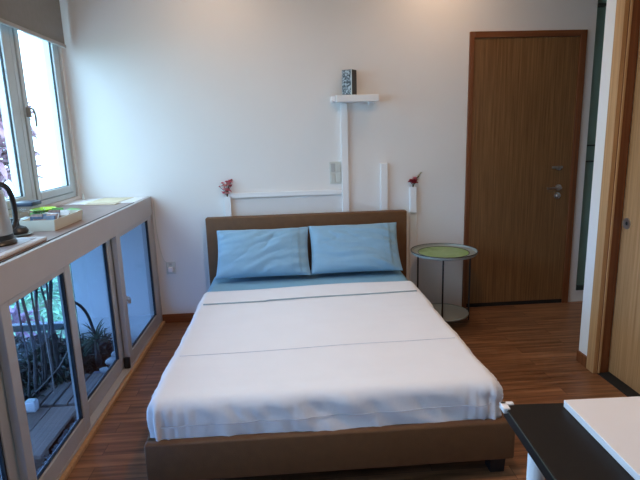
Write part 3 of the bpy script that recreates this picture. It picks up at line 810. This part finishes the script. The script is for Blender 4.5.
obj('housing', B(-1.582, -1.520, -1.135, -1.085, -.0995, -.035, bev=.008, seg=3), M['board'], t, smooth='auto')
obj('cap', B(-1.576, -1.526, -1.129, -1.091, -.0348, -.028, bev=.002), M['plate'], t)
# pebbles
rg = random.Random(9)
for k in range(20):
    y = -.26-.36*rg.random(); x = -1.33+.14*rg.random(); r = rg.uniform(.022, .045)
    o = obj('pebble', rock((x, y, -.135+rg.uniform(0, .04)), r, k), M['stone'], smooth=True, origin=(x, y, -.18))
    tag(o, 'rounded white stone in the heap by the second glass panel', 'stone', 'white stones behind the glass')
for k, (x, y, r) in enumerate([(-1.235, -.80, .048), (-1.24, -.70, .05), (-1.235, -.90, .04), (-1.36, -.60, .05)]):
    o = obj('garden_rock', rock((x, y, -.145), r, k+40), M['stone2'], smooth=True, origin=(x, y, -.19))
    tag(o, 'blue-grey rock in front of the spiky plant behind glass', 'rock', 'blue-grey rocks behind the glass')
# spiky plant
t = thing('spiky_plant', 'spiky rosette plant behind the second glass panel', 'plant', (-1.41, -.42, -.18))
bm = BM(); tube(bm, spline([(-1.41, -.42, -.2), (-1.415, -.42, -.05), (-1.41, -.42, .06)], 4), [.022]*4+[.016]*5, 8); obj('stem', bm, M['bark'], t, smooth=True)
bm = BM(); rg = random.Random(2)
for k in range(46):
    a = rg.uniform(0, 2*math.pi); e = rg.uniform(-.1, 1.3); dv = Vector((math.cos(a)*math.cos(e), math.sin(a)*math.cos(e), math.sin(e)))
    leaf(bm, (-1.41, -.42, .05+rg.uniform(-.03, .05)), dv, rg.uniform(.09, .16), .013, rg.uniform(.05, .5), n=5)
obj('leaves', bm, M['leafgrey'], t)
bm = BM(); tube(bm, spline([(-1.44, -.66, .42), (-1.43, -.57, .36), (-1.42, -.49, .26), (-1.412, -.43, .10)], 6), [.010]*18+[.007], 8)
tag(obj('bent_branch', bm, M['bark'], smooth=True, origin=(-1.42, -.5, .1)), 'bare dark branch arching down to the spiky plant', 'branch')
# tall bare stems
stems = [(-.905, .50, -.90, .014), (-.80, .52, -.86, .009), (-.745, .53, -.80, .014), (-.665, .50, -.66, .010), (-.60, .56, -.64, .019), (-.63, .56, -.60, .009), (-.98, .4, -1.02, .008)]
for k, (yt, zt, yb, r) in enumerate(stems):
    x = -1.60+random.uniform(-.015, .015)
    ex = (yt-yb)/(zt+.2)
    pts = [(x, yb, -.22)]+[(x+random.uniform(-.014, .014), yb+(ex*(z+.2))+random.uniform(-.012, .012), z) for z in (-.05, .15, .35, .55, .72)]+[(x, yb+ex*1.1, .895)]
    bm = BM(); tube(bm, spline(pts, 5), [r*.72*(1.2-.5*i/30) for i in range(31)], 9)
    o = obj('bare_stem', bm, M['bark'], smooth=True, origin=(x, yb, -.2))
    tag(o, 'bare upright plant stem rising behind the third glass panel', 'stem', 'bare stems behind the glass')
# undergrowth
def clump(name, label, c, n, ln, wd, m, seed, spread=.06, stem=True):
    t = thing(name, label, 'plant', c, 'low undergrowth behind the glass'); rg = random.Random(seed); bm = BM(); bs = BM()
    for k in range(n):
        a = rg.uniform(0, 2*math.pi); e = rg.uniform(.1, 1.35); p = Vector(c)+Vector((rg.uniform(-spread, spread), rg.uniform(-spread, spread)*1.6, rg.uniform(.0, .10)))
        dv = Vector((math.cos(a)*math.cos(e), math.sin(a)*math.cos(e), math.sin(e)))
        leaf(bm, p, dv, ln*rg.uniform(.6, 1.2), wd*rg.uniform(.6, 1.2), rg.uniform(.1, .9), n=4)
    for k in range(7):
        a = rg.uniform(0, 6.28); q = Vector(c)+Vector((math.cos(a)*spread, math.sin(a)*spread*1.6, rg.uniform(.08, .18)))
        tube(bs, spline([c, (Vector(c)+q)*.5+Vector((0, 0, .03)), q], 3), .004, 6)
    obj('leaves', bm, m, t); obj('twigs', bs, M['bark'], t)
cl = [(-1.62, -.34), (-1.50, -.30), (-1.62, -.52), (-1.50, -.55), (-1.63, -.16), (-1.47, -.14), (-1.52, -.70), (-1.66, -.72), (-1.66, -.90), (-1.67, -1.06), (-1.66, -1.25), (-1.66, -1.5), (-1.55, -.42),
      (-1.80, -.20), (-1.85, -.45), (-1.80, -.70), (-1.85, -.95), (-1.82, -1.2), (-2.05, -.25), (-2.08, -.55), (-2.05, -.85), (-2.3, -.35), (-2.3, -.7), (-2.0, .0-.08), (-2.25, -.12), (-2.05, -1.15)]
for k, (x, y) in enumerate(cl):
    mm, nm = [('leafdark', 'dark green leafy undergrowth plant in the bay soil'), ('leafbrown', 'dry brown undergrowth plant in the bay soil')][k % 2]
    clump('undergrowth_plant', nm, (x, y, -.18), 120 if x > -1.75 else 150, .085 if x > -1.75 else .11, .026 if x > -1.75 else .032, M[mm], k+20, .06 if x > -1.75 else .10)
for k, pts in enumerate([[(-1.60, -1.00, -.06), (-1.57, -.85, -.03), (-1.55, -.70, .0), (-1.54, -.55, .07)], [(-1.48, -.85, -.12), (-1.50, -.68, -.06), (-1.50, -.50, -.07)]]):
    bm = BM(); tube(bm, spline(pts, 6), .0035, 7)
    tag(obj('fallen_twig', bm, M['root'], smooth=True, origin=pts[0]), ['long pale twig lying across the undergrowth behind glass', 'short pale twig on the soil by the deck'][k], 'twig')
bm = BM(); tube(bm, spline([(-1.50, -.93, -.2), (-1.50, -.93, .1), (-1.51, -.925, .42)], 6), .0045, 7)
tag(obj('plant_stake', bm, M['root'], smooth=True, origin=(-1.5, -.93, -.2)), 'thin pale stake upright behind the white block lamp', 'stake')

# outdoor plants and trees
def cordyline(c, n, ln, wd, seed, label, stemh, spread_z):
    t = thing('purple_leaf_plant', label, 'plant', c); rg = random.Random(seed)
    bs = BM(); tube(bs, spline([c, (c[0]+.03, c[1]+.02, c[2]+stemh*.5), (c[0], c[1], c[2]+stemh)], 5), .018, 8)
    bm = BM()
    for k in range(n):
        a = rg.uniform(0, 6.283); e = rg.uniform(-.1, 1.3); z = c[2]+stemh-rg.uniform(0, spread_z)
        dv = Vector((math.cos(a)*math.cos(e), math.sin(a)*math.cos(e), math.sin(e)))
        leaf(bm, (c[0], c[1], z), dv, ln*rg.uniform(.6, 1.1), wd*rg.uniform(.7, 1.2), rg.uniform(.2, .9), n=7)
    obj('stem', bs, M['bark'], t, smooth=True); obj('leaves', bm, M['purple'], t)
cordyline((-2.90, 1.72, -1.5), 80, .42, .11, 5, 'purple-leaved plant outside the upper left window pane', 3.35, .80)
cordyline((-2.95, 1.42, -1.5), 60, .40, .10, 8, 'purple-leaved plant outside, standing left of its twin by the kettle', 2.95, .55)
cordyline((-2.90, 1.30, -3.0), 50, .34, .06, 12, 'low purple-leaved plant seen through the glass behind the bare stems', 2.70, .50)
def tree(c, h, r, seed, label):
    t = thing('garden_tree', label, 'tree', c, 'trees below the window'); rg = random.Random(seed)
    bm = BM(); tube(bm, [c, (c[0], c[1], c[2]+h*.7)], [.16, .08], 8); obj('trunk', bm, M['trunkbark'], t, smooth=True)
    bm = BM()
    for k in range(1300):
        v = Vector((rg.gauss(0, 1), rg.gauss(0, 1), rg.gauss(0, 1))).normalized()*r*rg.uniform(.65, 1.0)
        k2 = 1+.3*noise.noise(v*1.3+Vector((seed, 0, 0))); v *= k2
        p = Vector((c[0], c[1], c[2]+h-r*.8))+Vector((v.x, v.y, v.z*.85))
        leaf(bm, p, Vector((rg.uniform(-1, 1), rg.uniform(-1, 1), rg.uniform(-.6, .6))), rg.uniform(.22, .4), .16, .3, n=2)
    obj('crown', bm, M['tree'], t)
for k, (x, y, h) in enumerate([(-8.3, 13.2, 4.1), (-11.5, 16.5, 4.3), (-12.5, 21, 4.2), (-15, 25, 4.6), (-9.5, 8.2, 3.0)]):
    tree((x, y, -6), h, 1.9, k+1, 'leafy green tree growing outside below the low window')

# ---------------------------------------------------------------- lights
W = bpy.data.worlds.new('sky'); S.world = W; W.use_nodes = True
nt = W.node_tree; N, L = nt.nodes, nt.links; bg = N['Background']
tc = N.new('ShaderNodeTexCoord'); sx = N.new('ShaderNodeSeparateXYZ'); L.new(tc.outputs['Generated'], sx.inputs[0])
rp = N.new('ShaderNodeValToRGB'); L.new(sx.outputs['Z'], rp.inputs['Fac'])
rp.color_ramp.elements[0].position = 0; rp.color_ramp.elements[0].color = (.34, .60, .80, 1)
rp.color_ramp.elements[1].position = .8; rp.color_ramp.elements[1].color = (.56, .90, 1.25, 1)
L.new(rp.outputs['Color'], bg.inputs['Color']); bg.inputs['Strength'].default_value = 11
def portal(y0, y1, z0, z1, x):
    l = bpy.data.lights.new('window_portal', 'AREA'); l.shape = 'RECTANGLE'; l.size = z1-z0; l.size_y = y1-y0; l.cycles.is_portal = True
    o = link(bpy.data.objects.new('window_portal', l)); o.location = (x, (y0+y1)/2, (z0+z1)/2); o.rotation_euler = (0, R(-90), 0)
portal(-4.0, -.03, 1.05, 2.52, XO+.0); portal(-4.0, -.03, .03, .87, XC-.09)
def lamp(x, y, e, col=(1, .66, .43)):
    l = bpy.data.lights.new('downlight', 'AREA'); l.shape = 'DISK'; l.size = .16; l.energy = e; l.color = col
    o = link(bpy.data.objects.new('ceiling_downlight', l)); o.location = (x, y, ZT-.02)
lamp(1.15, -.42, 5); lamp(-.45, -.55, 5); lamp(.4, -2.3, 22)

# ---------------------------------------------------------------- camera
yaw, pit, rol, f = .0616, .2060, -.0297, 509.3
fw = Vector((math.sin(yaw)*math.cos(pit), math.cos(yaw)*math.cos(pit), -math.sin(pit)))
r = Vector((math.cos(yaw), -math.sin(yaw), 0)); u = r.cross(fw)
r2 = r*math.cos(rol)+u*math.sin(rol); u2 = -r*math.sin(rol)+u*math.cos(rol)
cam = bpy.data.cameras.new('camera'); co = link(bpy.data.objects.new('camera', cam))
cam.sensor_fit = 'HORIZONTAL'; cam.sensor_width = 36; cam.lens = 36*f/640; cam.clip_start = .05; cam.clip_end = 200
m4 = Matrix(((r2.x, u2.x, -fw.x, 0), (r2.y, u2.y, -fw.y, -3.9544), (r2.z, u2.z, -fw.z, 1.4513), (0, 0, 0, 1)))
co.matrix_world = m4; S.camera = co
S.view_settings.view_transform = 'Standard'; S.view_settings.look = 'None'; S.view_settings.gamma = 1; S.view_settings.exposure = -.30
S.view_settings.use_curve_mapping = False
S.cycles.max_bounces = 10; S.cycles.diffuse_bounces = 6; S.cycles.transparent_max_bounces = 24
